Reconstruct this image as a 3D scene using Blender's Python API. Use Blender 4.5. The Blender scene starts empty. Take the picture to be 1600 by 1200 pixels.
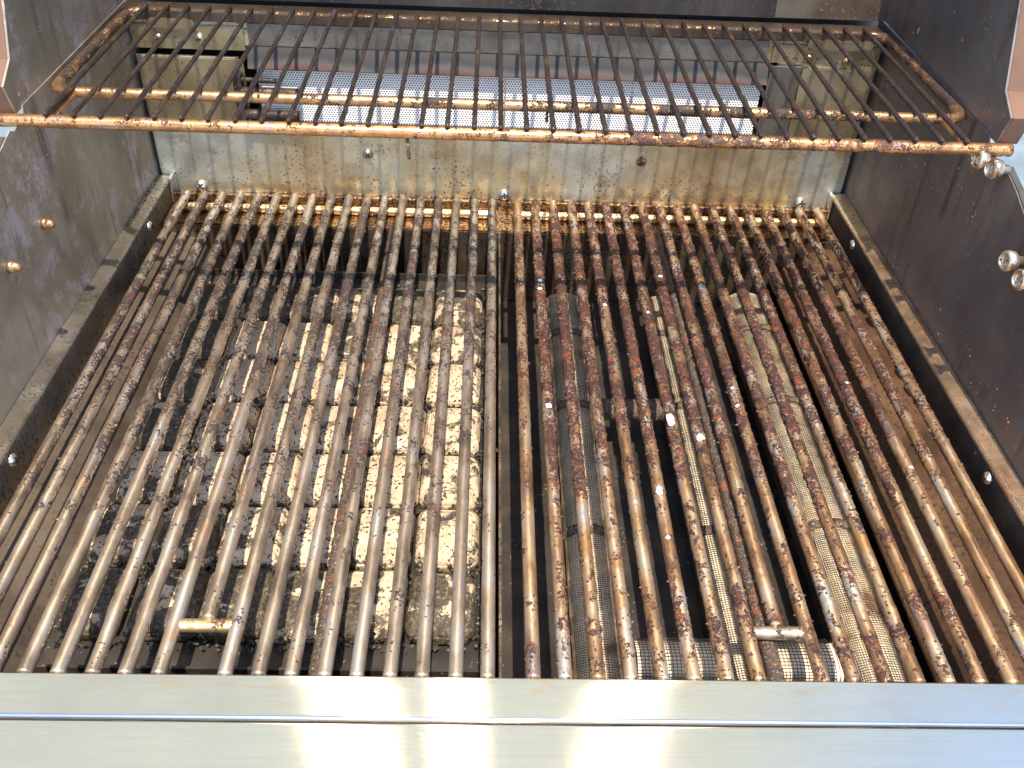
import bpy, bmesh, math, random
import numpy as np
from mathutils import Vector, noise as mnoise, Matrix
random.seed(7); rng = np.random.default_rng(7)
scene = bpy.context.scene
COL = scene.collection

# ------------------------------------------------------------------ camera
cam_d = bpy.data.cameras.new('camera'); cam = bpy.data.objects.new('camera', cam_d); COL.objects.link(cam)
cam.location = (-0.02042, -0.31572, 0.47693)
cam.rotation_mode = 'XYZ'; cam.rotation_euler = (0.89139, -0.03688, -0.01166)
cam_d.sensor_width = 36; cam_d.lens = 1461.587/1600*36
cam_d.clip_start = 0.01; cam_d.clip_end = 500
scene.camera = cam
# ------------------------------------------------------------------ world, sun, exposure
ELEV, AZ = math.radians(66), math.radians(4)      # the sun stands high behind the photographer
S = Vector((math.sin(AZ)*math.cos(ELEV), -math.cos(AZ)*math.cos(ELEV), math.sin(ELEV)))
w = bpy.data.worlds.new('World'); scene.world = w; w.use_nodes = True
wt = w.node_tree; bg = wt.nodes['Background']
sky = wt.nodes.new('ShaderNodeTexSky'); sky.sky_type = 'NISHITA'; sky.sun_disc = False
sky.sun_elevation = ELEV; sky.sun_rotation = math.pi-AZ
wt.links.new(sky.outputs[0], bg.inputs[0]); bg.inputs[1].default_value = 0.15
sl = bpy.data.lights.new('sun', 'SUN'); sl.energy = 3.3; sl.angle = math.radians(0.5); sl.color = (1, .85, .67)
so = bpy.data.objects.new('sun', sl); COL.objects.link(so); so.rotation_mode = 'QUATERNION'
so.rotation_quaternion = S.to_track_quat('Z', 'Y')
scene.view_settings.view_transform = 'Standard'; scene.view_settings.look = 'None'
scene.view_settings.gamma = 1; scene.view_settings.use_curve_mapping = False
scene.view_settings.exposure = 1.35
scene.cycles.max_bounces = 8; scene.cycles.glossy_bounces = 5

# ------------------------------------------------------------------ node helpers
class G:
    def __init__(s, name):
        s.m = bpy.data.materials.new(name); s.m.use_nodes = True; s.t = s.m.node_tree
        s.b = s.t.nodes['Principled BSDF']
        s.tc = s.t.nodes.new('ShaderNodeTexCoord'); s.oi = s.t.nodes.new('ShaderNodeObjectInfo')
        mu = s.t.nodes.new('ShaderNodeMath'); mu.operation = 'MULTIPLY'; s.t.links.new(s.oi.outputs['Random'], mu.inputs[0]); mu.inputs[1].default_value = 17.3
        va = s.t.nodes.new('ShaderNodeVectorMath'); va.operation = 'ADD'
        s.t.links.new(s.tc.outputs['Object'], va.inputs[0]); s.t.links.new(mu.outputs[0], va.inputs[1])
        s.co = va.outputs[0]
    def put(s, sock, v):
        if isinstance(v, bpy.types.NodeSocket): s.t.links.new(v, sock)
        else: sock.default_value = (tuple(v)+(1,) if isinstance(v, (tuple, list)) and len(v) == 3 and len(sock.default_value) == 4 else v)
    def scale(s, sc, co=None):
        n = s.t.nodes.new('ShaderNodeVectorMath'); n.operation = 'MULTIPLY'
        s.t.links.new(co or s.co, n.inputs[0]); n.inputs[1].default_value = sc; return n.outputs[0]
    def noise(s, scale, detail=4, rough=.55, co=None, dist=0):
        n = s.t.nodes.new('ShaderNodeTexNoise'); n.inputs['Scale'].default_value = scale
        n.inputs['Detail'].default_value = detail; n.inputs['Roughness'].default_value = rough; n.inputs['Distortion'].default_value = dist
        s.t.links.new(co or s.co, n.inputs['Vector']); return n.outputs[0]
    def voro(s, scale, co=None, out='Distance'):
        n = s.t.nodes.new('ShaderNodeTexVoronoi'); n.inputs['Scale'].default_value = scale
        s.t.links.new(co or s.co, n.inputs['Vector']); return n.outputs[out]
    def math(s, op, a, b=0.0, c=0.0, clamp=False):
        n = s.t.nodes.new('ShaderNodeMath'); n.operation = op; n.use_clamp = clamp
        s.put(n.inputs[0], a); s.put(n.inputs[1], b); s.put(n.inputs[2], c); return n.outputs[0]
    def step(s, v, lo, hi, a=0.0, b=1.0):
        n = s.t.nodes.new('ShaderNodeMapRange'); n.interpolation_type = 'SMOOTHSTEP'
        s.put(n.inputs[0], v)
        for i, x in enumerate((lo, hi, a, b)): s.put(n.inputs[1+i], x)
        return n.outputs[0]
    def ramp(s, f, stops):
        n = s.t.nodes.new('ShaderNodeValToRGB'); s.t.links.new(f, n.inputs[0]); e = n.color_ramp.elements
        while len(e) < len(stops): e.new(.5)
        for el, (p, c) in zip(e, stops): el.position = p; el.color = (*c, 1)
        return n.outputs[0]
    def mix(s, f, a, b):
        n = s.t.nodes.new('ShaderNodeMix'); n.data_type = 'RGBA'; s.put(n.inputs[0], f); s.put(n.inputs[6], a); s.put(n.inputs[7], b); return n.outputs[2]
    def attr(s, name):
        n = s.t.nodes.new('ShaderNodeAttribute'); n.attribute_name = name; return n.outputs['Fac']
    def xyz(s, co=None):
        n = s.t.nodes.new('ShaderNodeSeparateXYZ'); s.t.links.new(co or s.tc.outputs['Object'], n.inputs[0]); return n.outputs
    def bump(s, h, dist, strength=1.0, normal=None):
        n = s.t.nodes.new('ShaderNodeBump'); s.put(n.inputs['Height'], h); n.inputs['Distance'].default_value = dist; n.inputs['Strength'].default_value = strength
        if normal: s.t.links.new(normal, n.inputs['Normal'])
        return n.outputs[0]
    def out(s, color, metallic=0.0, rough=.5, normal=None, spec=.5):
        s.put(s.b.inputs['Base Color'], color); s.put(s.b.inputs['Metallic'], metallic); s.put(s.b.inputs['Roughness'], rough)
        s.b.inputs['Specular IOR Level'].default_value = spec
        if normal: s.t.links.new(normal, s.b.inputs['Normal'])
        return s.m

def grimy_rod(name, stops, crust=((.018, .014, .016), (.17, .055, .028), (.25, .20, .215)), bias=0.0, metallic=.85, fine=650, rough=.34, lightspeck=.5, tint=1.0):
    g = G(name); a = g.attr('grime')
    long = g.scale((1, .3, 1))
    n1 = g.noise(75, 4, .6, long)
    base = g.ramp(n1, stops)
    scr = g.noise(900, 2, .5, g.scale((1, .06, 1)))
    base = g.mix(g.step(scr, .45, .7, 0, .30*tint), base, (.70, .56, .42))
    yel = g.noise(38, 2, .5, g.scale((1.3, .7, 1.3)))
    base = g.mix(g.step(yel, .61, .70, 0, .6*tint), base, (.58, .27, .08))
    blu = g.noise(46, 2, .5, g.scale((.9, .4, 1.7)))
    base = g.mix(g.step(blu, .62, .72, 0, .4*tint), base, (.28, .31, .42))
    cn = g.noise(fine, 5, .62)
    big = g.noise(120, 4, .65, g.scale((1, .45, 1)))
    v = g.math('ADD', cn, g.math('MULTIPLY', g.math('SUBTRACT', big, .5), 1.15))
    v = g.math('ADD', v, g.math('MULTIPLY', g.math('SUBTRACT', a, .5 - bias), .42))
    f = g.step(v, .55, .61)
    cc = g.ramp(g.noise(fine*.55, 3, .6), [(.38, crust[0]), (.52, crust[1]), (.60, crust[0]), (.70, crust[2])])
    rust = g.step(g.noise(95, 3, .6), .56, .66, 0, .75*tint)
    cc = g.mix(rust, cc, (.21, .058, .02))
    col = g.mix(f, base, cc)
    sp = g.step(g.noise(fine*1.5, 2, .5), .72-.04*lightspeck, .76-.02*lightspeck)
    col = g.mix(g.math('MULTIPLY', sp, g.math('MULTIPLY', f, .8)), col, (.42, .34, .31))
    nrm = g.bump(g.math('ADD', g.math('MULTIPLY', f, .5), g.math('MULTIPLY', cn, f)), .0009, .9)
    nrm = g.bump(g.noise(420, 3, .6), .0003, .35, nrm)
    return g.out(col, g.math('MULTIPLY', g.math('SUBTRACT', 1.0, f), metallic), g.step(f, 0, 1, rough, .62), nrm)

def sheet(name, stops, nscale=9, dots=(.09, .045, .02), dot_lo=.64, dot_scale=330, metallic=.92, rough=.36, rust=None, scuff=None, stretch=(1, 1, 1), bumpd=.0006, drip=0.0):
    g = G(name); co = g.scale(stretch)
    col = g.ramp(g.noise(nscale, 5, .6, co, .4), stops)
    if scuff:
        sc = g.step(g.noise(22, 8, .78), .50, .62, 0, .9)
        col = g.mix(sc, col, scuff)
    r = g.step(g.noise(35, 4, .6), .3, .7, rough-.06, rough+.12)
    if rust:
        rn = g.step(g.noise(42, 6, .7), .54, .68, 0, .8)
        col = g.mix(rn, col, rust)
    if drip:
        dr = g.math('MULTIPLY', g.step(g.noise(60, 5, .7, g.scale((1, 1, .07))), .50, .66), g.step(g.noise(9, 3, .6), .42, .6, 0, drip))
        col = g.mix(dr, col, (.075, .05, .035))
        r = g.math('ADD', r, g.math('MULTIPLY', dr, .15))
    dn = g.noise(dot_scale, 2, .5); dm = g.noise(18, 3, .6)
    d = g.step(g.math('ADD', dn, g.math('MULTIPLY', g.math('SUBTRACT', dm, .5), .35)), dot_lo, dot_lo+.035)
    col = g.mix(d, col, dots)
    nrm = g.bump(g.noise(14, 2, .5), bumpd*3, .6)
    nrm = g.bump(g.math('ADD', d, g.noise(240, 3, .6)), bumpd*.3, .35, nrm)
    return g.out(col, g.math('MULTIPLY', g.math('SUBTRACT', 1.0, d), metallic), g.math('MAXIMUM', r, g.math('MULTIPLY', d, .7)), nrm)

M = {}
M['bar_worn'] = grimy_rod('worn_steel_rod', [(.30, (.19, .145, .11)), (.43, (.37, .29, .21)), (.55, (.56, .45, .34)), (.68, (.60, .58, .54))], crust=((.022, .018, .019), (.065, .042, .032), (.17, .15, .15)), bias=-.01, fine=480, rough=.40, tint=.5)
M['bar_rusty'] = grimy_rod('rusty_crusted_rod', [(.30, (.22, .125, .07)), (.45, (.48, .28, .14)), (.56, (.68, .48, .29)), (.68, (.66, .63, .56))],
                           crust=((.014, .010, .012), (.085, .028, .016), (.17, .115, .105)), bias=.02, fine=430, rough=.40)
M['copper_rod'] = grimy_rod('heat_tinted_rail', [(.30, (.32, .14, .07)), (.45, (.56, .27, .11)), (.58, (.70, .39, .16)), (.68, (.46, .26, .24))],
                            crust=((.03, .018, .018), (.12, .05, .028), (.24, .18, .19)), bias=-.08, rough=.30)
M['loop_rod'] = grimy_rod('brown_tinted_loop', [(.30, (.28, .15, .08)), (.45, (.50, .29, .14)), (.58, (.64, .40, .20)), (.68, (.42, .30, .26))], crust=((.022, .016, .014), (.055, .032, .022), (.13, .10, .09)), bias=-.05, rough=.34, tint=.35)
M['rack_rod'] = grimy_rod('sooty_thin_rod', [(.3, (.02, .016, .015)), (.5, (.04, .03, .027)), (.65, (.07, .055, .05)), (.75, (.12, .12, .14))],
                          crust=((.010, .008, .008), (.032, .018, .013), (.09, .07, .075)), bias=.08, fine=900, metallic=.45, rough=.45, tint=.2)
M['gold_rod'] = grimy_rod('golden_cross_rod', [(.3, (.55, .32, .12)), (.5, (.80, .58, .28)), (.65, (.9, .78, .5)), (.75, (.8, .6, .45))], bias=-.16, rough=.26)
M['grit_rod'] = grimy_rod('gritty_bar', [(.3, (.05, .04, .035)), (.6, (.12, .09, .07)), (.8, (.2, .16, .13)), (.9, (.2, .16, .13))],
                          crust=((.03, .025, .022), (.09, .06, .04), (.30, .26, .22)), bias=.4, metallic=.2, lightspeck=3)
M['back_wall'] = sheet('tarnished_back_sheet', [(.33, (.42, .33, .20)), (.45, (.56, .50, .35)), (.54, (.60, .60, .48)), (.66, (.60, .68, .67))], 6, dot_lo=.625, rust=(.42, .32, .20), rough=.42, stretch=(1.5, 1, .7), drip=.12, metallic=.97)
M['bracket'] = sheet('tan_bracket_sheet', [(.35, (.30, .25, .16)), (.5, (.42, .37, .25)), (.65, (.50, .47, .36))], 12, rough=.38)
M['left_wall'] = sheet('scuffed_side_sheet', [(.35, (.25, .215, .155)), (.5, (.33, .29, .22)), (.65, (.42, .38, .31))], 6, scuff=(.50, .45, .49), dots=(.65, .6, .58), dot_lo=.73, metallic=.6, rough=.5, drip=.6)  # mottled tan-grey with pale lilac scuffs
M['lid_tan'] = sheet('brown_lid_sheet', [(.35, (.07, .05, .038)), (.5, (.115, .088, .066)), (.65, (.16, .135, .105))], 8, rough=.45)
M['side_plate'] = sheet('dull_brown_plate', [(.35, (.055, .042, .032)), (.5, (.09, .07, .054)), (.65, (.13, .105, .08))], 14, dot_lo=.62, dots=(.03, .02, .015), metallic=.3, rough=.6)
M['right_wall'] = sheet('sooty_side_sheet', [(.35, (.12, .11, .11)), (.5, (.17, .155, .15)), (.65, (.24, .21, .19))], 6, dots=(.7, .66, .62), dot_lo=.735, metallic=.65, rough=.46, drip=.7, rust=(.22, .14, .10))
M['lid_dark'] = sheet('blackened_lid_sheet', [(.35, (.022, .019, .02)), (.5, (.04, .033, .031)), (.65, (.075, .058, .05))], 11, dots=(.02, .015, .012), rough=.45, stretch=(1, 1, .3))
M['strip'] = sheet('grey_steel_strip', [(.35, (.13, .12, .105)), (.5, (.23, .225, .21)), (.65, (.33, .35, .36))], 12, dot_lo=.67, rough=.36)
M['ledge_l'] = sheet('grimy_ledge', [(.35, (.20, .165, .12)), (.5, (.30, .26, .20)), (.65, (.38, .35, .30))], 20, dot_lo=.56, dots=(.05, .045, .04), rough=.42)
M['ledge_r'] = sheet('sunlight_painted_ledge', [(.35, (.40, .27, .17)), (.5, (.60, .44, .30)), (.65, (.72, .58, .44))], 20, dot_lo=.60, dots=(.16, .07, .03), rough=.40, rust=(.36, .17, .07))  # pale copper ramp has orange sunlight painted in; rust and specks are dirt
M['shelf'] = sheet('speckled_orange_shelf', [(.35, (.28, .15, .07)), (.5, (.42, .25, .12)), (.65, (.56, .38, .20))], 25, dot_lo=.49, dot_scale=420, dots=(.03, .015, .01), rough=.42)
M['inner'] = sheet('burnt_inner_sheet', [(.35, (.09, .065, .045)), (.5, (.20, .15, .10)), (.65, (.34, .30, .21))], 22, dot_lo=.55, dots=(.025, .016, .012), rough=.45, rust=(.15, .06, .025), stretch=(2.2, 2.2, .5))
M['plate'] = sheet('rust_brown_plate', [(.35, (.05, .026, .014)), (.5, (.09, .048, .026)), (.65, (.15, .085, .045))], 14, dot_lo=.58, dots=(.03, .015, .01), metallic=.35, rough=.55)
M['black'] = sheet('sooty_black_sheet', [(.35, (.02, .018, .017)), (.5, (.035, .03, .027)), (.65, (.06, .05, .04))], 25, dot_lo=.70, dots=(.22, .18, .14), metallic=.3, rough=.6)
M['outer'] = sheet('outer_steel', [(.35, (.10, .10, .10)), (.6, (.16, .16, .16))], 4, dot_lo=.8, rough=.5)
M['flange'] = sheet('pale_lid_edge', [(.35, (.11, .06, .038)), (.6, (.17, .09, .055))], 10, dot_lo=.74, rough=.6, metallic=.1)
M['hole'] = G('dark_recess').out((.012, .011, .010), 0, .9)

def brushed():
    g = G('brushed_front_steel'); xyz = g.xyz()
    col = g.ramp(g.noise(3.5, 2, .5), [(.35, (.72, .70, .65)), (.65, (.80, .79, .74))])
    br = g.noise(60, 5, .7, g.scale((.25, 14, 1)))
    col = g.mix(g.step(br, .3, .7, 0, .22), col, (.42, .42, .42))
    sc = g.step(g.noise(95, 6, .75, g.scale((.35, 1.6, 1))), .53, .60, 0, .85)
    nearbars = g.step(xyz[1], -.030, -.004)
    col = g.mix(g.math('MULTIPLY', sc, nearbars), col, (.78, .62, .48))
    lines = g.step(g.noise(30, 3, .6, g.scale((.12, 22, 1))), .66, .70, 0, .35)
    col = g.mix(lines, col, (.85, .84, .8))
    smear = g.step(g.noise(8, 5, .7), .5, .7, 0, .45); col = g.mix(smear, col, (.60, .59, .56))
    sp = g.step(g.noise(520, 1, .5), .74, .77, 0, .8)
    col = g.mix(sp, col, (.85, .84, .8))
    uv = g.t.nodes.new('ShaderNodeTangent'); uv.direction_type = 'UV_MAP'; uv.uv_map = 'UVMap'
    g.t.links.new(uv.outputs[0], g.b.inputs['Tangent']); g.b.inputs['Anisotropic'].default_value = .96
    nrm = g.bump(br, .000025, .5)
    return g.out(col, 1.0, g.step(g.noise(9, 3, .5), .3, .7, .07, .09), nrm)
M['front'] = brushed()

def burner_ceramic():
    g = G('perforated_white_ceramic'); o = g.xyz()
    P = .0027
    def dots(dx, dz):
        u = g.math('SUBTRACT', g.math('FRACT', g.math('ADD', g.math('DIVIDE', o[0], P), dx+100)), .5)
        v = g.math('SUBTRACT', g.math('FRACT', g.math('ADD', g.math('DIVIDE', o[2], P*1.732), dz+100)), .5)
        v = g.math('MULTIPLY', v, 1.732)
        return g.math('SQRT', g.math('ADD', g.math('MULTIPLY', u, u), g.math('MULTIPLY', v, v)))
    d = g.math('MINIMUM', dots(0, 0), dots(.5, .5))
    f = g.step(d, .24, .33)
    col = g.mix(f, (.035, .035, .04), g.ramp(g.noise(16, 3, .5), [(.35, (.72, .76, .80)), (.6, (.82, .84, .86))]))
    st = g.step(g.noise(70, 4, .7), .66, .74, 0, .5)
    col = g.mix(st, col, (.3, .22, .16))
    return g.out(col, 0, .6, g.bump(f, .0008, .7))
M['ceramic'] = burner_ceramic()

def hood_mat():
    g = G('rainbow_heat_tinted_hood'); o = g.xyz()
    # soft heat arcs that the burner left on the steel
    a = g.math('ABSOLUTE', g.math('SINE', g.math('MULTIPLY', o[0], 24.0)))
    v = g.math('ADD', g.math('MULTIPLY', a, .006), g.math('SUBTRACT', .152, o[2]))
    v = g.math('ADD', v, g.math('MULTIPLY', g.math('SUBTRACT', g.noise(28, 3, .6), .5), .012))
    col = g.ramp(g.math('MULTIPLY', v, 32.0), [(.12, (.05, .048, .046)), (.38, (.03, .035, .04)), (.55, (.075, .07, .068)), (.68, (.095, .045, .04)), (.78, (.035, .034, .042)), (.95, (.06, .052, .048))])
    return g.out(col, .15, .6, g.bump(g.noise(120, 3, .6), .0003, .3), .3)
M['hood'] = hood_mat()

def briquette_mat():
    g = G('sooty_shaded_cream_ceramic'); oc = g.oi.outputs['Color']
    sx = g.t.nodes.new('ShaderNodeSeparateColor'); g.t.links.new(oc, sx.inputs[0]); soot = sx.outputs[0]  # soot amount per tile; also carries the shade painted on the outermost column
    col = g.ramp(g.noise(60, 4, .6), [(.35, (.38, .28, .19)), (.52, (.50, .40, .28)), (.65, (.60, .52, .38))])
    big = g.noise(48, 6, .68, None, .5)
    v = g.math('ADD', big, g.math('MULTIPLY', g.math('SUBTRACT', soot, .5), .36))
    f = g.step(v, .505, .555)
    sc = g.ramp(g.noise(300, 4, .7), [(.35, (.035, .030, .022)), (.55, (.10, .085, .06)), (.68, (.24, .20, .15))])
    col = g.mix(f, col, sc)
    dots = g.step(g.math('ADD', g.noise(420, 2, .5), g.math('MULTIPLY', g.math('SUBTRACT', big, .5), .35)), .58, .615)
    col = g.mix(dots, col, (.05, .035, .028))
    return g.out(col, 0, .72, g.bump(g.math('ADD', g.math('MULTIPLY', f, .6), g.noise(260, 4, .65)), .0012, .5), .3)
M['briquette'] = briquette_mat()

def wire_mat():
    g = G('burnt_wire_gauze')
    col = g.ramp(g.noise(40, 4, .6), [(.35, (.06, .042, .03)), (.5, (.15, .11, .07)), (.62, (.34, .26, .17)), (.72, (.22, .08, .03))])
    return g.out(col, .5, .5)
M['wire'] = wire_mat()
def tube_mat():
    g = G('cream_burner_face')
    col = g.ramp(g.noise(22, 4, .6), [(.30, (.30, .15, .08)), (.38, (.76, .66, .48)), (.6, (.88, .82, .66)), (.7, (.80, .80, .68))])
    return g.out(col, .15, .5)
M['tubeface'] = tube_mat()
M['screw'] = sheet('bright_screw_steel', [(.35, (.62, .58, .5)), (.6, (.8, .77, .7))], 60, dot_lo=.66, rough=.22)
M['brass'] = sheet('tarnished_brass_nut', [(.35, (.40, .24, .13)), (.6, (.62, .42, .24))], 60, dot_lo=.60, rough=.33)
M['pin'] = sheet('heat_stained_pin', [(.35, (.35, .24, .15)), (.5, (.6, .5, .38)), (.65, (.75, .7, .6))], 70, dot_lo=.60, dots=(.08, .05, .03), rough=.3)
M['residue'] = G('white_residue'); gg = M['residue']
M['residue'] = gg.out(gg.ramp(gg.noise(500, 4, .6), [(.4, (.5, .36, .3)), (.5, (.80, .76, .72))]), 0, .75)
gg = G('red_brown_crumb'); M['crumb'] = gg.out(gg.ramp(gg.noise(500, 4, .6), [(.4, (.025, .014, .014)), (.52, (.10, .04, .025)), (.6, (.16, .06, .03)), (.68, (.42, .32, .32))]), 0, .7)
gg = G('charred_soot'); M['soot'] = gg.out(gg.ramp(gg.noise(300, 3, .6), [(.4, (.02, .017, .013)), (.55, (.06, .05, .036)), (.66, (.18, .15, .11))]), 0, .8)
def ground_mat():
    g = G('pale_concrete')
    col = g.ramp(g.noise(5, 5, .6), [(.35, (.13, .19, .24)), (.6, (.19, .26, .32))])
    cr = g.step(g.voro(3.5, None, 'Distance'), .0, .03)
    return g.out(g.mix(g.step(g.noise(3, 6, .7, g.scale((1, .25, 1))), .60, .63, 0, .6), col, (.12, .12, .13)), 0, .85, g.bump(g.noise(60, 5, .7), .004))
M['ground'] = ground_mat()

# ------------------------------------------------------------------ mesh helpers
def link(name, me, mat, parent=None, loc=(0, 0, 0)):
    if mat and not me.materials: me.materials.append(mat)
    o = bpy.data.objects.new(name, me); COL.objects.link(o); o.location = loc
    if parent: o.parent = parent
    return o
def tag(o, label=None, cat=None, group=None, kind=None):
    if label: o['label'] = label
    if cat: o['category'] = cat
    if group: o['group'] = group
    if kind: o['kind'] = kind
    return o
def empty(name, loc, label, cat, group=None):
    o = bpy.data.objects.new(name, None); COL.objects.link(o); o.location = loc; o.empty_display_size = .05
    return tag(o, label, cat, group)
def raw(name, verts, faces, smooth=False, attr=None):
    me = bpy.data.meshes.new(name); me.from_pydata([tuple(v) for v in verts], [], faces); me.update()
    if smooth: me.polygons.foreach_set('use_smooth', [True]*len(me.polygons))
    if attr is not None:
        a = me.attributes.new('grime', 'FLOAT', 'POINT'); a.data.foreach_set('value', np.asarray(attr, dtype=np.float32))
    return me
def box_bm(bm, lo, hi):
    r = bmesh.ops.create_cube(bm, size=1.0)
    for v in r['verts']:
        v.co = Vector([lo[i]+(v.co[i]+.5)*(hi[i]-lo[i]) for i in range(3)])
def bm_obj(name, bm, mat, parent=None, bevel=0, loc=(0, 0, 0), smooth=False):
    if bevel: bmesh.ops.bevel(bm, geom=bm.edges[:], offset=bevel, segments=2, profile=.6, affect='EDGES')
    bmesh.ops.recalc_face_normals(bm, faces=bm.faces)
    me = bpy.data.meshes.new(name); bm.to_mesh(me); bm.free()
    if smooth: me.polygons.foreach_set('use_smooth', [True]*len(me.polygons))
    return link(name, me, mat, parent, loc)
def box(name, lo, hi, mat, parent=None, bevel=0):
    bm = bmesh.new(); box_bm(bm, lo, hi); return bm_obj(name, bm, mat, parent, bevel)
def prism(name, pts, x0, x1, mat, parent=None, bevel=0):       # outline in (y,z) given a thickness along x
    bm = bmesh.new(); a = [bm.verts.new((x0, y, z)) for y, z in pts]; b = [bm.verts.new((x1, y, z)) for y, z in pts]
    bm.faces.new(a); bm.faces.new(b[::-1]); n = len(pts)
    for i in range(n): bm.faces.new((a[i], b[i], b[(i+1) % n], a[(i+1) % n]))
    return bm_obj(name, bm, mat, parent, bevel)
def prism_xz(name, pts, y0, y1, mat, parent=None, bevel=0):    # outline in (x,z) given a thickness along y
    bm = bmesh.new(); a = [bm.verts.new((x, y0, z)) for x, z in pts]; b = [bm.verts.new((x, y1, z)) for x, z in pts]
    bm.faces.new(a); bm.faces.new(b[::-1]); n = len(pts)
    for i in range(n): bm.faces.new((a[i], b[i], b[(i+1) % n], a[(i+1) % n]))
    return bm_obj(name, bm, mat, parent, bevel)
def tube(path, r, seg=14, closed=False, caps=True, rough=None, gfun=None, seed=0.0, r_end=None):
    """swept round rod; rough = (amplitude, scale) pushes the surface out where grime sits"""
    P = np.array(path, float); n = len(P)
    T = np.roll(P, -1, 0)-np.roll(P, 1, 0) if closed else np.gradient(P, axis=0)
    T /= np.linalg.norm(T, axis=1)[:, None]
    V = []; att = []
    up0 = np.array([0, 0, 1.0])
    if abs(T[0] @ up0) > .9: up0 = np.array([1.0, 0, 0])
    rr = np.full(n, r) if r_end is None else np.array(r_end)
    for i in range(n):
        s1 = np.cross(T[i], up0); s1 /= np.linalg.norm(s1); s2 = np.cross(s1, T[i])
        for k in range(seg):
            a = 2*math.pi*k/seg; d = math.cos(a)*s1+math.sin(a)*s2
            q = P[i]+d*rr[i]; g = gfun(q) if gfun else .5; rad = rr[i]
            if rough:
                v = Vector((q[0]+seed, q[1]-seed, q[2]))
                n1 = mnoise.fractal(v*rough[1], .8, 2.1, 3)
                n2 = mnoise.noise(v*rough[1]*.22+Vector((5, 5, seed)))
                g2 = min(1, max(0, g+.35*n2)); lump = max(0, n1*.9+(g2-.55)*1.2)
                rad += rough[0]*min(lump, 1.3); g = min(1, g2+.3*max(0, lump))
            V.append(P[i]+d*rad); att.append(g)
    F = []
    for i in range(n if closed else n-1):
        j = (i+1) % n
        for k in range(seg):
            l = (k+1) % seg; F.append((i*seg+k, i*seg+l, j*seg+l, j*seg+k))
    if caps and not closed: F.append(tuple(range(seg))[::-1]); F.append(tuple((n-1)*seg+k for k in range(seg)))
    return V, F, att
def rod(name, path, r, mat, parent=None, **kw):
    V, F, A = tube(path, r, **kw); return link(name, raw(name, V, F, True, A), mat, parent)
def line(a, b, step):
    a = np.array(a, float); b = np.array(b, float); n = max(2, int(np.linalg.norm(b-a)/step)+1)
    return [a+(b-a)*t for t in np.linspace(0, 1, n)]
def lathe(name, prof, mat, parent, loc, axis, seg=20):          # profile (radius, height) spun round an axis direction
    q = Vector(axis).to_track_quat('Z', 'Y'); V = []; F = []
    for r, h in prof:
        for k in range(seg):
            a = 2*math.pi*k/seg; V.append(q @ Vector((r*math.cos(a), r*math.sin(a), h)))
    for i in range(len(prof)-1):
        for k in range(seg):
            l = (k+1) % seg; F.append((i*seg+k, i*seg+l, (i+1)*seg+l, (i+1)*seg+k))
    F.append(tuple(range(seg))[::-1]); F.append(tuple((len(prof)-1)*seg+k for k in range(seg)))
    return link(name, raw(name, V, F, True), mat, parent, loc)
def screw(parent, loc, axis, r=.0042, mat='screw'):
    dome = [(r, 0), (r*.98, r*.22), (r*.8, r*.5), (r*.5, r*.68), (r*.2, r*.74)]
    o = lathe('screw_head', dome, M[mat], parent, loc, axis)
    bm = bmesh.new(); box_bm(bm, (-r*.55, -r*.13, r*.55), (r*.55, r*.13, r*.78)); box_bm(bm, (-r*.13, -r*.55, r*.552), (r*.13, r*.55, r*.782))
    s = bm_obj('cross_slot', bm, M['hole'], o); s.rotation_mode = 'QUATERNION'
    s.rotation_quaternion = Vector(axis).to_track_quat('Z', 'Y') @ Matrix.Rotation(random.uniform(0, 1.5), 3, 'Z').to_quaternion()
    return o

W, YB, ZT = .3672, .598, .19
sp = .019
def bx(side, i): return (-(1.41/2+17-i)*sp) if side < 0 else (1.41/2+i)*sp
L = .586; RB = .0044

# ------------------------------------------------------------------ the setting
bm = bmesh.new(); bmesh.ops.create_grid(bm, x_segments=2, y_segments=2, size=40)
g_ = bm_obj('ground', bm, M['ground'], None, loc=(0, 0, -.92)); tag(g_, 'pale blue-grey concrete patio seen past the grill edges', kind='structure')

# ------------------------------------------------------------------ the grill body
grill = empty('gas_grill', (0, .3, -.17), 'open stainless gas grill firebox with tarnished walls, seen from above the cooking grates', 'grill')
GI = Vector((0, .3, -.17))
class Par:      # parts are modelled in world coordinates, then hung under the grill
    pass
def hang(o, parent=grill): o.parent = parent; o.location = Vector(o.location)-parent.location; return o
def gbox(name, lo, hi, mat, bevel=0): return hang(box(name, lo, hi, M[mat], None, bevel))

# back wall, in one sheet with a real burner opening
X = .3635
bm = bmesh.new()
for lo, hi in [((-X, YB, -.015), (X, YB+.003, .0722)), ((-X, YB, .0722), (-.265, YB+.003, .1415)), ((.265, YB, .0722), (X, YB+.003, .1535)),
               ((-X, YB, .1485), (-.2582, YB+.003, .1535)), ((-X, YB, .1535), (X, YB+.003, .1765))]:
    box_bm(bm, lo, hi)
hang(bm_obj('back_wall', bm, M['back_wall']))
gbox('back_top_flange', (-.368, YB-.006, .1768), (.368, YB+.02, .1860), 'lid_tan', .0008)
gbox('outer_back_panel', (-.385, YB+.05, -.20), (.385, YB+.054, .186), 'outer')
gbox('recess_back', (-.372, YB+.032, -.17), (.372, YB+.034, .18), 'hole')
gbox('upper_strip', (-.252, YB-.0022, .1545), (.252, YB-.0004, .1752), 'strip', .0004)
gbox('bracket_plate', (-.3625, YB-.0030, .0750), (-.2600, YB-.0006, .1405), 'bracket', .0005)
gbox('bracket_plate', (.2900, YB-.0030, .0750), (.3620, YB-.0006, .1500), 'bracket', .0005)
gbox('side_baffle', (.2570, YB-.0050, .0800), (.2885, YB-.0008, .1520), 'strip', .0008)
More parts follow.
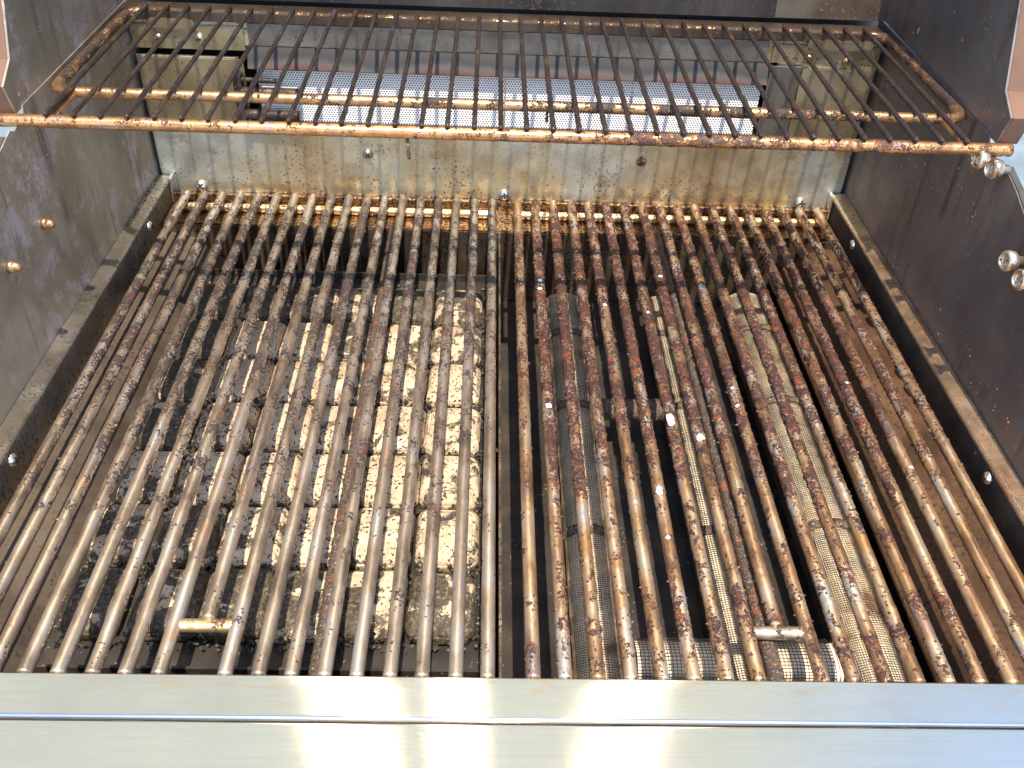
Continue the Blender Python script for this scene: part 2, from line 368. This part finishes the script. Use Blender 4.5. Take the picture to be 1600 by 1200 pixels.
gbox('bracket_plate', (-.3620, YB-.0026, .1490), (-.2560, YB-.0004, .1720), 'bracket', .0005)
gbox('bracket_plate', (.2570, YB-.0026, .1545), (.3620, YB-.0004, .1720), 'bracket', .0005)
# rear burner
rb = empty('rear_burner', (0, .6, .1), None, None); rb.parent = grill; rb.location = Vector((0, .6, .1))-GI
del_keys = None
def rhang(o): o.parent = rb; o.location = Vector(o.location)-Vector((0, .6, .1)); return o
xs = [-.2490, -.1290, -.0032, .1243, .2540]
for a, b in zip(xs[:-1], xs[1:]):
    rhang(box('ceramic_plate', (a+.0007, YB-.0010, .0785), (b-.0007, YB+.010, .1335), M['ceramic'], None, .0004))
rhang(prism('burner_hood', [(YB-.0015, .1535), (YB-.0100, .1345), (YB-.0090, .1335), (YB+.012, .1336), (YB+.012, .1535)], -.2545, .2555, M['hood']))
rhang(box('lower_rim', (-.2560, YB-.0040, .0720), (.2590, YB+.011, .0780), M['strip'], None, .0008))
for x in xs[1:-1]: rhang(box('seam_strip', (x-.0007, YB-.0012, .0785), (x+.0007, YB+.009, .1334), M['screw']))
for z, x1, r in ((.1238, -.228, .0024), (.1115, -.207, .0048), (.0885, -.209, .0050)):
    rhang(rod('igniter_rod', line((-.268, YB-.010, z), (x1, YB-.012, z), .002), r, M['rack_rod'], None, rough=(.0004, 500), seg=10))
rhang(box('igniter_bracket', (-.2700, YB-.0150, .0780), (-.2620, YB-.0032, .1290), M['black'], None, .0008))
# screws on the back wall
for x, z, m in [(-.3369, .1594, 'screw'), (-.2984, .1600, 'screw'), (.2929, .1596, 'brass'), (.3313, .1589, 'brass')]: hang(screw(None, (x, YB-.003, z), (0, -1, 0), .0048, m))
for x, z, m in [(-.1445, .0445, 'strip'), (.1427, .0449, 'plate')]: hang(screw(None, (x, YB-.0006, z), (0, -1, 0), .0055, m))
for x, z, m in [(-.0005, .0015, 'screw'), (-.3239, .0025, 'screw'), (.3222, .0015, 'screw')]: hang(screw(None, (x, YB-.0006, z), (0, -1, .35), .0064, m))
# embossed slots of the bracket plates
for x0, x1 in ((-.345, -.300), (.288, .352)):
    pts = [(x0+.006+.006*math.cos(a), .1745+.0045*math.sin(a)) for a in np.linspace(math.pi/2, 3*math.pi/2, 8)]+[(x1-.006+.006*math.cos(a), .1745+.0045*math.sin(a)) for a in np.linspace(-math.pi/2, math.pi/2, 8)]
    hang(prism_xz('embossed_slot', pts, YB-.0075, YB-.0058, M['bracket'], None, .0003))

# side walls
prof = [(-.03, -.17), (-.03, .055), (.06, .075), (.17, .105), (.235, .140), (.27, .158), (.30, .170), (.333, .1795), (.339, .1765), (.357, .1765), (.362, .187), (.632, .1885), (.632, -.17)]
for s in (-1, 1):
    o = prism('side_wall', prof, s*W, s*(W+.0010), M['left_wall' if s < 0 else 'right_wall']); hang(o)
    prism_o = prism('wall_top_lip', [(-.03, .056), (.06, .076), (.17, .106), (.235, .141), (.27, .159), (.30, .171), (.326, .178), (.326, .175), (.30, .167), (.27, .155), (.235, .137), (.17, .102), (.06, .072), (-.03, .052)], s*(W+.0012), s*(W+.006), M['outer']); hang(prism_o)
    hang(box('outer_side_panel', tuple(sorted((s*(W+.050), s*(W+.053)))[:1])+(-.03, -.25), (max(s*(W+.050), s*(W+.053)), .62, .05), M['outer']))
    # ledge channel: sloping cap, inner skirt, corner fold
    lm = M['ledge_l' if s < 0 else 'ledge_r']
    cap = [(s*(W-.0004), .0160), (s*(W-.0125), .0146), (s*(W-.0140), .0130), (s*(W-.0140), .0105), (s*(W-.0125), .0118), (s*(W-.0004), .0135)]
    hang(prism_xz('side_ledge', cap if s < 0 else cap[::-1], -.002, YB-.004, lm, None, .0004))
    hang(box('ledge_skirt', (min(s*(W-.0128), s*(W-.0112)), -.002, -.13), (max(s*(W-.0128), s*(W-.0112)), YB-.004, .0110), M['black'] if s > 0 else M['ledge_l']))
    hang(prism_xz('corner_fold', [(s*(W-.0145), .0165), (s*(W-.0165), .0150), (s*(W-.0150), -.012), (s*(W-.0130), -.012)][::s], YB-.012, YB-.0008, M['screw'], None, .0004))
    for y, z in ((.509, .0045), (.1725, .0053)): hang(screw(None, (s*(W-.0130), y, z-.002), (-s, 0, 0), .0052))
    # sloping heat plate beside the ledge
    pl = [(s*(W-.0135), -.022), (s*(W-.0440), -.030), (s*(W-.0780), -.062), (s*(W-.0785), -.064), (s*(W-.0440), -.032), (s*(W-.0135), -.024)]
    hang(prism_xz('heat_plate', pl[::s], .012, .545, M['plate'] if s > 0 else M['side_plate']))
# lid pivot pins, right: spool shaped heads standing off the wall
spool = [(.0042, 0), (.0042, .0055), (.0062, .0065), (.0080, .0085), (.0086, .0115), (.0080, .0140), (.0064, .0155), (.0056, .0155), (.0052, .0140), (.0050, .0132), (.0020, .0132)]
for y, z in ((.3402, .1768), (.3175, .1800), (.2558, .1385), (.2325, .1373)):
    loc = Vector((W-.0005, y+.0035, z-.0025)); ax = Vector((-1, -.15, .10)).normalized()
    k = lathe('pivot_pin', [(a*.92, b) for a, b in spool], M['pin'], None, loc, ax, 28); hang(k)
    bm = bmesh.new(); box_bm(bm, (-.0030, -.0006, .0128), (.0030, .0006, .0140)); box_bm(bm, (-.0006, -.0030, .01281), (.0006, .0030, .01401))
    c_ = bm_obj('cross_slot', bm, M['screw'], k); c_.rotation_mode = 'QUATERNION'; c_.rotation_quaternion = ax.to_track_quat('Z', 'Y')
acorn = [(.0048, 0), (.0048, .0035), (.0040, .0040), (.0040, .0065), (.0030, .0088), (.0014, .0098)]
for y, z in ((.3345, .1035), (.2692, .1044)): hang(lathe('acorn_nut', acorn, M['brass'], None, (-W, y+.004, z-.003), (1, -.1, .05), 6))

# rear and front support shelves and the inner cavity
gbox('rear_shelf', (-.353, .5465, -.0150), (.353, YB-.0008, -.0135), 'shelf', .0003)
gbox('inner_back_panel', (-.353, .5445, -.150), (.353, .5463, -.0150), 'inner')
gbox('rear_lip', (-.353, .5915, -.0133), (.353, YB-.0008, -.0040), 'shelf', .0008)
gbox('front_shelf', (-.353, -.0010, -.0140), (.353, .0066, -.0110), 'shelf', .0006)
gbox('inner_front_panel', (-.353, .0000, -.150), (.353, .0018, -.0142), 'black')
gbox('firebox_floor', (-.366, -.0010, -.1530), (.366, .6200, -.1505), 'black')
gbox('divider_plate', (-.0064, .0075, -.150), (-.0046, .5440, -.0125), 'inner')
for x in (-.1145, .1612):
    hang(rod('support_bar', line((x, .0050, -.0115), (x, .5440, -.0115), .0022), .0052, M['grit_rod'], None, rough=(.0010, 330), gfun=lambda q: .7, seg=12))
# lower deck; pale plates on it stand in for light showing through slots
gbox('lower_deck', (-.003, .0040, -.1010), (.353, .5440, -.0995), 'black')
for x, y in ((.0960, .283), (.1160, .288)): gbox('slot_light_plate', (x-.006, y-.014, -.0985), (x+.006, y+.014, -.0975), 'strip', .0003)
for x0, x1, y in ((.085, .140, .305),):
    rough_o = rod('crossover_pipe', line((x0, y, -.050), (x1, y, -.050), .002), .009, M['grit_rod'], None, rough=(.002, 260), gfun=lambda q: .8, seg=16); hang(rough_o)

# front top sheet: two pieces of slightly wavy brushed steel with a seam between
pts_x = np.linspace(-.44, .44, 221)
def slope(x, soft): return .0015*mnoise.noise(Vector((x*14, soft*3, 0)))
def front_sheet(name, y0, y1, z0, z1, fold, soft, ylip=0):
    sl_ = np.array([slope(x, soft) for x in pts_x]); ker = np.exp(-(np.arange(-4, 5)/(3.0*soft))**2); ker /= ker.sum(); sl_ = np.convolve(sl_, ker, 'same')
    zc = np.cumsum(sl_)*(pts_x[1]-pts_x[0]); zc -= zc[110]; zc *= 1.0
    prof_ = [(y0-.0006, z0-.004), (y0, z0-.0006), (y0+.0006*(1 if y1 > y0 else -1), z0)] + [(y0+(y1-y0)*t, z0+(z1-z0)*t) for t in (.03, .3, .6, .97)] + [(y1, z1)] + fold
    V = []; F = []; U = []
    for x, zz in zip(pts_x, zc):
        for y, z in prof_: V.append((x, y, z+zz*.999)); U.append((y, x))
    n = len(prof_)
    for i in range(len(pts_x)-1):
        for k in range(n-1): F.append((i*n+k, i*n+k+1, (i+1)*n+k+1, (i+1)*n+k))
    me = raw(name, V, F, True); ul = me.uv_layers.new(name='UVMap')
    for lp in me.loops: ul.data[lp.index].uv = U[lp.vertex_index]
    o = link(name, me, M['front']); hang(o)
    md = o.modifiers.new('thickness', 'SOLIDIFY'); md.thickness = .0012; md.offset = 0
    return o
front_sheet('front_rim', -.0022, -.0278, .0052, .0046, [(-.0284, .0044), (-.0286, .0036), (-.0286, -.006)], 1.6)
front_sheet('control_panel_top', -.0298, -.1300, .0042, .0032, [(-.1330, -.001), (-.134, -.03)], 1.0)
gbox('seam_backing', (-.42, -.0330, -.030), (.42, -.0270, -.012), 'hole')
gbox('front_apron', (-.42, -.1340, -.250), (.42, -.1320, -.032), 'outer')

# ------------------------------------------------------------------ open lid, a part of the grill standing up behind it
lid = empty('lid', (0, .62, .19), None, None); lid.parent = grill; lid.location = Vector((0, .62, .19))-GI
def lhang(o): o.parent = lid; o.location = Vector(o.location)-Vector((0, .62, .19)); return o
lp = [(.352, .1845), (.345, .2075), (.366, .2200), (.392, .2790), (.440, .3700), (.520, .4600), (.600, .5050), (.692, .5070), (.675, .36), (.640, .1905)]
for s in (-1, 1):
    lhang(prism('lid_side', lp, s*(W+.0012), s*(W+.0030), M['left_wall' if s < 0 else 'right_wall']))
    # rolled edge that runs up the front of the lid side
    ed = lp[:7]; bm = bmesh.new(); va = []; 
    for (y, z) in ed:
        va.append((bm.verts.new((s*(W+.0031), y-.0004, z)), bm.verts.new((s*(W+.0175), y-.0004, z)), bm.verts.new((s*(W+.0175), y+.0016, z+.0006)), bm.verts.new((s*(W+.0031), y+.0016, z+.0006))))
    for a, b in zip(va[:-1], va[1:]):
        for k in range(4): bm.faces.new((a[k], b[k], b[(k+1) % 4], a[(k+1) % 4]))
    bm.faces.new(va[0]); bm.faces.new(va[-1][::-1])
    lhang(bm_obj('lid_edge', bm, M['flange']))
lhang(prism('lid_back', [(.620, .1900), (.6225, .1900), (.6970, .5070), (.6945, .5070)], -(W+.0010), W+.0010, M['lid_tan']))
lhang(prism('lid_liner', [(.6170, .1905), (.6190, .1905), (.6850, .4800), (.6830, .4800)], -.330, .258, M['lid_dark']))
lhang(prism('lid_top', [(.560, .4850), (.600, .5075), (.6920, .5095), (.6920, .5070), (.6000, .5050), (.561, .4830)], -(W+.0030), W+.0030, M['outer']))

# ------------------------------------------------------------------ cooking grates
def grime_left(q):
    x, y, z = q
    g = .36+.36*min(1, max(0, (y-.10)/.25))-.25*max(0, (y-.52)/.06)+.12*math.sin(x*171+1)*math.sin(y*9+x*60)+.12*(z > .002)*(-1)
    if x < -.25: g += .12*math.exp(-((y-.3)/.2)**2)
    return g-.10*(y < .12)
def grime_right(q):
    x, y, z = q
    g = .42+.36*min(1, max(0, (y-.10)/.18))-.25*max(0, (y-.52)/.06)+.1*math.exp(-((y-.03)/.04)**2)
    if x < .03: g -= .22
    if x > .29: g -= .18
    if y < .15: g -= .10*(1-math.exp(-((y-.03)/.04)**2))
    return g+.08*math.sin(x*260)
def flakes(x, num, gf, y0):      # burnt flakes that stand proud of one rod, part of that rod's own mesh
    V = []; F = []
    for _ in range(num):
        y = random.uniform(y0+.01, .57); a = random.uniform(-.2, math.pi+.2)
        if random.random() > gf((x, y, 0))**2.2*1.4: continue
        r = abs(random.gauss(0, 1))*.0005+.0004; c = Vector((RB*1.06*math.cos(a), y, RB*1.06*math.sin(a))); b0 = len(V)
        for d in ((1, 0, 0), (-1, 0, 0), (0, 1, 0), (0, -1, 0), (0, 0, 1), (0, 0, -1)):
            V.append(c+Vector(d)*r*random.uniform(.5, 1.5)+Vector((random.uniform(-.3, .3), random.uniform(-.3, .3), random.uniform(-.3, .3)))*r)
        for f in ((0, 2, 4), (2, 1, 4), (1, 3, 4), (3, 0, 4), (2, 0, 5), (1, 2, 5), (3, 1, 5), (0, 3, 5)): F.append(tuple(b0+j for j in f))
    return V, F
def grate(side, label):
    root = empty('cooking_grate', (side*.174, .293, -.0085), label, 'grill grate', 'cooking grates of parallel steel rods lying in the firebox')
    def put(o): o.parent = root; o.location = Vector(o.location)-root.location; return o
    gf = grime_left if side < 0 else grime_right
    mat = M['bar_worn'] if side < 0 else M['bar_rusty']
    for i in range(18):
        x = bx(side, i); y0 = .0395 if i == 8 else .0000; x += random.uniform(-.0004, .0004)
        pth = [np.array((x, y, 0)) for y in np.arange(y0, L-.004, .0019)]+[np.array((x, y, z)) for y, z in ((L-.004, 0), (L-.0022, 0), (L-.0008, 0), (L, 0))]
        n = len(pth); rr = [RB]*(n-3)+[RB*.93, RB*.72, RB*.3]
        V, F, A = tube([p-np.array((x, 0, 0)) for p in pth], RB, seg=16, rough=(.0005 if side < 0 else .0012, 330), gfun=lambda q, x=x: gf((q[0]+x, q[1], q[2])), seed=x*37.0, r_end=rr)
        V2, F2 = flakes(x, 60 if side < 0 else 330, gf, y0); nv, nf = len(V), len(F)
        me = raw('grate_rod', list(V)+V2, F+[tuple(j+nv for j in f) for f in F2], True, list(A)+[.9]*len(V2))
        me.materials.append(mat); me.materials.append(M['crumb'])
        for p_ in me.polygons[nf:]: p_.material_index = 1; p_.use_smooth = False
        put(link('grate_rod', me, mat, None, (x, 0, 0)))
    xa, xb = bx(side, 0), bx(side, 17)
    put(rod('cross_rod', line((xa-.0055, .5715, -.0085), (xb+.0055, .5715, -.0085), .003), .0046, M['gold_rod'], None, rough=(.0003, 300), gfun=lambda q: .4))
    put(rod('cross_rod', line((xa-.0045, .0030, -.0076), (xb+.0045, .0030, -.0076), .003), .0031, M['gold_rod'], None, rough=(.0003, 300), gfun=lambda q: .4))
    put(rod('handle_rod', line((bx(side, 7)+.002, .0362, -.0010), (bx(side, 9)-.002, .0362, -.0010), .0018), .0042, M['gold_rod'] if side < 0 else M['bar_worn'], None, rough=(.0004, 300), gfun=lambda q: .45))
    return root, put
gl, putl = grate(-1, 'left cooking grate of worn brown-tarnished steel rods, above the ceramic briquettes')
gr, putr = grate(1, 'right cooking grate of steel rods crusted with rust and burnt food, above the mesh burners')
def blob(name, mat, r, sq, seed):
    bm = bmesh.new(); bmesh.ops.create_icosphere(bm, subdivisions=2, radius=r)
    for v in bm.verts:
        n = mnoise.noise(v.co/r*1.6+Vector((seed, 0, 0)))
        v.co = Vector((v.co.x*sq[0], v.co.y*sq[1], v.co.z*sq[2]))*(1+.45*n)
    me = bpy.data.meshes.new(name); bm.to_mesh(me); bm.free(); return me
k = 0
for x, y, r, el in [(.125, .2294, .0034, 2.2), (.1467, .2102, .0030, 1.3), (.0321, .2434, .0030, 1.0), (.1812, .2481, .0022, 1), (.1062, .1528, .0024, 2.2), (.0314, .4247, .0028, 1), (.0303, .4105, .0024, .8),
                    (.1269, .3761, .0022, 1), (.0886, .3867, .0022, .9), (.1474, .4379, .0020, 1.4), (.106, .1089, .0017, 1), (.0555, .428, .0016, 1.8), (.2807, .2806, .0017, 1), (.2041, .2755, .0018, 1), (.2995, .1814, .0018, 1), (.1805, .2706, .0015, 1)]:
    k += 1; xr_ = min((bx(1, i) for i in range(18)), key=lambda q: abs(q-x)); x2 = .6*xr_+.4*x
    me = blob('food_residue', M['residue'], r, (1, el, .55), k); me.polygons.foreach_set('use_smooth', [True]*len(me.polygons))
    putr(link('food_residue', me, M['residue'], None, (x2, y, .0040)))
# ------------------------------------------------------------------ warming rack
H = .1891; RS = 2*(W+.004)/38
rack = empty('warming_rack', (0, .47, H-.010), 'wire warming rack of many thin sooty rods, raised above the back of the cooking grates', 'warming rack')
def putk(o): o.parent = rack; o.location = Vector(o.location)-rack.location; return o
ZR = H-.0066
putk(rod('front_rail', line((-.3787, .3450, ZR), (.3777, .3450, ZR), .002), .0048, M['copper_rod'], None, rough=(.0006, 260), gfun=lambda q: .38+.42*math.exp(-((q[0]-.15)/.11)**2)+.1*(q[0] > .22), seg=18))
def rrect(x0, x1, y0, y1, r, z, step=.003):
    out = []
    for cx, cy, a0 in ((x1-r, y0+r, -90), (x1-r, y1-r, 0), (x0+r, y1-r, 90), (x0+r, y0+r, 180)):
        for a in np.linspace(a0, a0+90, 9): out.append(np.array((cx+r*math.cos(math.radians(a)), cy+r*math.sin(math.radians(a)), z)))
    dense = []
    for i, a in enumerate(out):
        b = out[(i+1) % len(out)]; n = max(1, int(np.linalg.norm(b-a)/step))
        dense += [a+(b-a)*t/n for t in range(n)]
    return dense
putk(rod('frame_loop', rrect(-.3615, .3645, .400, .5965, .016, ZR+.0004), .0041, M['loop_rod'], None, closed=True, rough=(.0006, 260), gfun=lambda q: .35+.40*math.exp(-((q[0]-.13)/.16)**2)*(q[1] < .45)+.60*(q[1] > .42), seg=16))
for x in (-.3435, .3465): putk(rod('link_rod', line((x, .397, ZR), (x, .3455, ZR), .002), .0032, M['copper_rod'], None, rough=(.0003, 300), gfun=lambda q: .4))
for i in range(36):
    x = (i-17.5)*RS-.0009+random.uniform(-.0003, .0003)
    pth = [np.array((0, y, 0)) for y in np.arange(.3408, .5995, .0022)]
    rr = [.0012]+[.0019]*(len(pth)-2)+[.0012]
    V, F, A = tube(pth, .0019, seg=9, rough=(.0006, 420), gfun=lambda q, x=x: .45+.3*(x > 0)*(q[1] < .47)+.12*(x > .1), seed=x*51, r_end=rr)
    putk(link('rack_rod', raw('rack_rod', V, F, True, A), M['rack_rod'], None, (x, 0, H+.0002)))
V = []; F = []
for x, l in ((-.078, .017), (.0475, .006), (.045, .009), (.105, .004)):       # burnt drips under the front rail
    pass
putk(rod('burnt_drip', line((-.0800, .3440, ZR-.0045), (-.0790, .3440, ZR-.021), .0015), .0012, M['grit_rod'], None, rough=(.0005, 400)))
putk(rod('burnt_drip', line((.0270, .3990, ZR-.0035), (.0268, .3990, ZR-.012), .0015), .0011, M['grit_rod'], None, rough=(.0005, 400)))

# ------------------------------------------------------------------ briquette tray and the briquettes on it
tray = empty('briquette_tray', (-.154, .256, -.042), 'blackened flat tray under the ceramic briquettes, below the left grate', 'tray')
bm = bmesh.new(); box_bm(bm, (-.296, .028, -.0400), (-.0115, .485, -.0385)); o = bm_obj('tray_floor', bm, M['black']); o.parent = tray; o.location = -tray.location
for lo, hi in [((-.297, .026, -.0420), (-.0105, .028, -.0310)), ((-.297, .485, -.0420), (-.0105, .487, -.0310)), ((-.299, .026, -.0420), (-.297, .487, -.0310)), ((-.0105, .026, -.0420), (-.0085, .487, -.0310))]:
    o = box('tray_rim', lo, hi, M['black']); o.parent = tray; o.location = -tray.location
V = []; F = []; me = None
def briq_mesh(w_, d_, seed):
    random.seed(seed); h = .0175; bm = bmesh.new(); rings = []
    for z, ins in ((0, .0008), (.0105, 0), (h, .0040)):
        a, b = w_/2-ins, d_/2-ins*1.9; c = .0052 if z < h else .0040
        loop = [(-a+c, -b), (a-c, -b), (a, -b+c), (a, b-c), (a-c, b), (-a+c, b), (-a, b-c), (-a, -b+c)]
        rings.append([bm.verts.new((x, y, z)) for x, y in loop])
    bm.faces.new(rings[0][::-1]); bm.faces.new(rings[-1])
    for r0, r1 in zip(rings[:-1], rings[1:]):
        for k in range(8): bm.faces.new((r0[k], r0[(k+1) % 8], r1[(k+1) % 8], r1[k]))
    bmesh.ops.bevel(bm, geom=bm.edges[:], offset=.0011, segments=2, affect='EDGES')
    bmesh.ops.subdivide_edges(bm, edges=bm.edges[:], cuts=2, use_grid_fill=True)
    for v in bm.verts:
        n = mnoise.noise(v.co*90+Vector((seed, seed, 0))); v.co += v.normal*n*.0005 if v.normal.length else Vector()
    bm.normal_update(); me = bpy.data.meshes.new('ceramic_briquette'); bm.to_mesh(me); bm.free()
    me.polygons.foreach_set('use_smooth', [True]*len(me.polygons)); me.materials.append(M['briquette']); return me
bmesh_pool = [briq_mesh(.0446, .0535, s) for s in (1, 2, 3, 4)]
random.seed(11)
ordn = ['first', 'second', 'third', 'fourth', 'fifth', 'sixth', 'seventh', 'eighth', 'ninth']
cols = [-.0435, -.0890, -.1340, -.1785, -.2225, -.2700]
rows = [.4240, .3655, .3072, .2490, .1910, .1340, .0760]
sootrow = [.78, .46, .40, .42, .28, .50, .70]
for r_, y in enumerate(rows):
    for c_, x in enumerate(cols):
        me = bmesh_pool[(r_*3+c_*5) % 4]
        o = bpy.data.objects.new('ceramic_briquette', me); COL.objects.link(o)
        o.location = (x+random.uniform(-.0012, .0012), y+random.uniform(-.0012, .0012), -.0384); o.rotation_euler = (random.uniform(-.02, .02), random.uniform(-.02, .02), random.uniform(-.035, .035)+(math.pi if random.random() < .5 else 0))
        s_ = sootrow[r_]+random.uniform(-.22, .22)+(.25 if c_ >= 5 else 0); s_ = min(1, max(0, s_)); o.color = (s_, s_, s_, 1)  # outermost column darkened further to stand in for the shade there
        if c_ >= 5: o.scale = (.82, 1, 1)
        state = 'mostly blackened' if s_ > .62 else ('soot-blotched cream' if s_ > .34 else 'pale cream')
        tag(o, f'{state} ceramic briquette, {ordn[r_]} row from the back, {ordn[c_]} from the centre divider', 'briquette', 'ceramic briquettes in rows below the left grate')
random.seed(5)
def soot_heap():      # charred crumbs lying in the gaps between the briquettes
    V = []; F = []
    for _ in range(4200):
        if random.random() < .88: x, y = random.uniform(-.292, -.015), random.choice(rows)+.0291*random.choice((-1, 1))+random.gauss(0, .0035)
        else: x, y = random.choice([-.0195, -.0662, -.1115, -.1562, -.2005, -.2470, -.2910])+random.gauss(0, .0025), random.uniform(.032, .480)
        r = random.uniform(.0006, .0024); c = Vector((x, y, -.0345+random.uniform(-.004, .009))); b0 = len(V)
        for d in ((1, 0, 0), (-1, 0, 0), (0, 1, 0), (0, -1, 0), (0, 0, 1), (0, 0, -1)): V.append(c+Vector(d)*r*random.uniform(.5, 1.4))
        for f in ((0, 2, 4), (2, 1, 4), (1, 3, 4), (3, 0, 4), (2, 0, 5), (1, 2, 5), (3, 1, 5), (0, 3, 5)): F.append(tuple(b0+j for j in f))
    return link('soot_crumbs', raw('soot_crumbs', V, F), M['soot'])
tag(soot_heap(), 'loose charred crumbs in the gaps between the ceramic briquettes', 'soot crumbs', kind='stuff')

# ------------------------------------------------------------------ mesh covered tube burners
def gauze(along, a0, a1, cx, rad, zc, ang=(8, 172), pitch=.0019):
    """woven wire laid over a half round: wires running along and wires bent across it"""
    V = []; F = []; wr = .00020
    def P(t, a, off=0):
        r = rad+off; u = cx+r*math.cos(a); z = zc+(.0155+off)*max(math.sin(a), 0)**.4
        return (u, t, z) if along == 'y' else (t, u, z)
    def ribbon(pts):
        b = len(V)
        T = np.array(pts); 
        D = np.gradient(T, axis=0); D /= np.linalg.norm(D, axis=1)[:, None]
        for p, d in zip(T, D):
            up = np.array((0, 0, 1.0)) if abs(d[2]) < .8 else np.array((1.0, 0, 0) if along == 'y' else (0, 1.0, 0))
            s1 = np.cross(d, up); s1 /= np.linalg.norm(s1); s2 = np.cross(s1, d)
            for k in range(4):
                a = k*math.pi/2+.785; V.append(p+(math.cos(a)*s1+math.sin(a)*s2)*wr*1.25)
        for i in range(len(pts)-1):
            for k in range(4): F.append((b+i*4+k, b+i*4+(k+1) % 4, b+(i+1)*4+(k+1) % 4, b+(i+1)*4+k))
    A0, A1 = map(math.radians, ang); nA = int(rad*(A1-A0)/pitch); nT = int((a1-a0)/pitch)
    wob = lambda t, a: .0008*mnoise.noise(Vector((t*60, a*2, rad*100)))
    for j in range(nA+1):
        a = A0+(A1-A0)*j/nA
        ribbon([P(t, a+.03*mnoise.noise(Vector((t*70, j*.7, 3))), wob(t, a)+.00022) for t in np.arange(a0, a1+.001, .006)])
    for i in range(nT+1):
        t = a0+(a1-a0)*i/nT
        ribbon([P(t+.0004*mnoise.noise(Vector((i*.6, a*3, 9))), a, wob(t, a)-.00022) for a in np.linspace(A0, A1, 18)])
    return raw('wire_gauze', V, F)
def half_tube(along, a0, a1, cx, rad, zc, n=40):
    V = []; F = []; ts = (a0, a1)
    prof_ = [(cx+rad*math.cos(a), zc+.0143*max(math.sin(a), 0)**.4) for a in np.linspace(0, math.pi, n)]+[(cx-rad, zc-.022), (cx+rad, zc-.022)]
    for t in ts:
        for u, z in prof_: V.append((u, t, z) if along == 'y' else (t, u, z))
    m = len(prof_)
    for k in range(m): F.append((k, (k+1) % m, m+(k+1) % m, m+k))
    F.append(tuple(range(m))); F.append(tuple(m+k for k in range(m))[::-1])
    me = raw('burner_tube', V, F); me.materials.append(M['tubeface']); me.materials.append(M['black'])
    for p_ in me.polygons:
        if p_.index >= n-1: p_.material_index = 1
    return me
ZB = -.0405
specs = [(.0605, .0165, 'left mesh-covered tube burner nearest the centre divider, under the right grate', .010, .480, -.0600),
         (.1545, .0095, 'narrow mesh-covered tube burner in the middle, under the right grate', .010, .478, -.0600),
         (.2435, .0175, 'right mesh-covered tube burner with pale gauze, beside the brown heat plate', .010, .474, -.0500)]
for cx, rad, lab, ya, yb, ZB in specs:
    b = empty('tube_burner', (cx, .28, ZB-.02), lab, 'burner', 'mesh-covered tube burners under the right grate')
    def pb(o): o.parent = b; o.location = Vector(o.location)-b.location; return o
    pb(link('burner_tube', half_tube('y', ya, yb, cx, rad-.0012, ZB), M['tubeface']))
    pb(link('wire_gauze', gauze('y', ya+.002, yb-.002, cx, rad, ZB), M['wire']))
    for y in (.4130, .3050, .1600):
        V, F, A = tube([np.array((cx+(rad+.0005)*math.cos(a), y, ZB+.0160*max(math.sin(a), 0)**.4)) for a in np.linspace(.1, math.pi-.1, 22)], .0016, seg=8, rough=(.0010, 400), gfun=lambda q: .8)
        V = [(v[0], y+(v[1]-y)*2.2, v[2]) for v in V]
        pb(link('gauze_band', raw('gauze_band', V, F, True, A), M['grit_rod']))  # dark gritty bands across the gauze
    pb(box('burner_foot', (cx-.006, .10, -.0994), (cx+.006, .11, ZB-.0222), M['black'])); pb(box('burner_foot', (cx-.006, .42, -.0994), (cx+.006, .43, ZB-.0222), M['black']))
ZB = -.0405
b = empty('front_manifold', (.16, .038, ZB-.02), 'pale mesh-covered cross tube at the front, joining the burners below the right grate', 'burner tube')
for x0, x1 in ((.0815, .1365), (.1655, .2125)):
    o = link('burner_tube', half_tube('x', x0, x1, .038, .0145, ZB-.001), M['tubeface'], b); o.location = -b.location
    o = link('wire_gauze', gauze('x', x0, x1, .038, .0157, ZB-.001, pitch=.0024), M['wire'], b); o.location = -b.location

# ------------------------------------------------------------------ the house behind the grill: unseen siding added to brighten the steel front; three panes give its glints
M['glass'] = G('sun_catching_glass').out((.70, .64, .50), 1.0, .46)
gg = G('pale_siding'); M['siding'] = gg.out(gg.ramp(gg.noise(2, 3, .5), [(.3, (.33, .35, .30)), (.7, (.42, .43, .37))]), 0, .85)
M['navy'] = G('dark_lower_siding').out((.018, .026, .045), 0, .8)
HY = 3.30
house = empty('house', (0, HY+.1, -.92), 'house front behind the grill, its dark lower wall a sliver beside the lid edge', 'house')
def hh(o): o.parent = house; o.location = -house.location; return o
hh(box('lower_wall', (-5, HY, -.92), (5, HY+.2, 2.7), M['navy']))
cx0 = -.0204; K = (0.55+6.5)/.55
wx = [(cx0+(a-cx0)*K, cx0+(b-cx0)*K) for a, b in ((-.1120, -.0720), (-.0395, -.0210), (.0505, .0815))]
edges = [(-5, wx[0][0]), (wx[0][1], wx[1][0]), (wx[1][1], wx[2][0]), (wx[2][1], 1.95)]
for x0, x1 in edges: hh(box('upper_wall', (x0, HY, 2.71), (x1, HY+.2, 9), M['siding']))
g2 = G('sky_toned_siding'); M['siding_sky_tone'] = g2.out(g2.ramp(g2.xyz()[0], [(0, (.34, .36, .34)), (1, (.34, .36, .34))]), 0, .85)
ox = g2.math('DIVIDE', g2.math('SUBTRACT', g2.xyz()[0], 1.95), 3.0)
g2.t.links.new(g2.ramp(ox, [(0, (.37, .39, .34)), (.25, (.33, .38, .42)), (.6, (.28, .37, .50)), (1, (.30, .42, .60))]), g2.b.inputs['Base Color'])
hh(box('upper_wall', (1.951, HY, 2.71), (6, HY+.2, 9), M['siding_sky_tone']))  # added wall section; its blue gradient stands in for sky mirrored in the steel
for x0, x1 in wx:
    hh(box('window_pane', (x0+.002, HY+.03, 3.0), (x1-.002, HY+.05, 8.9), M['glass']))
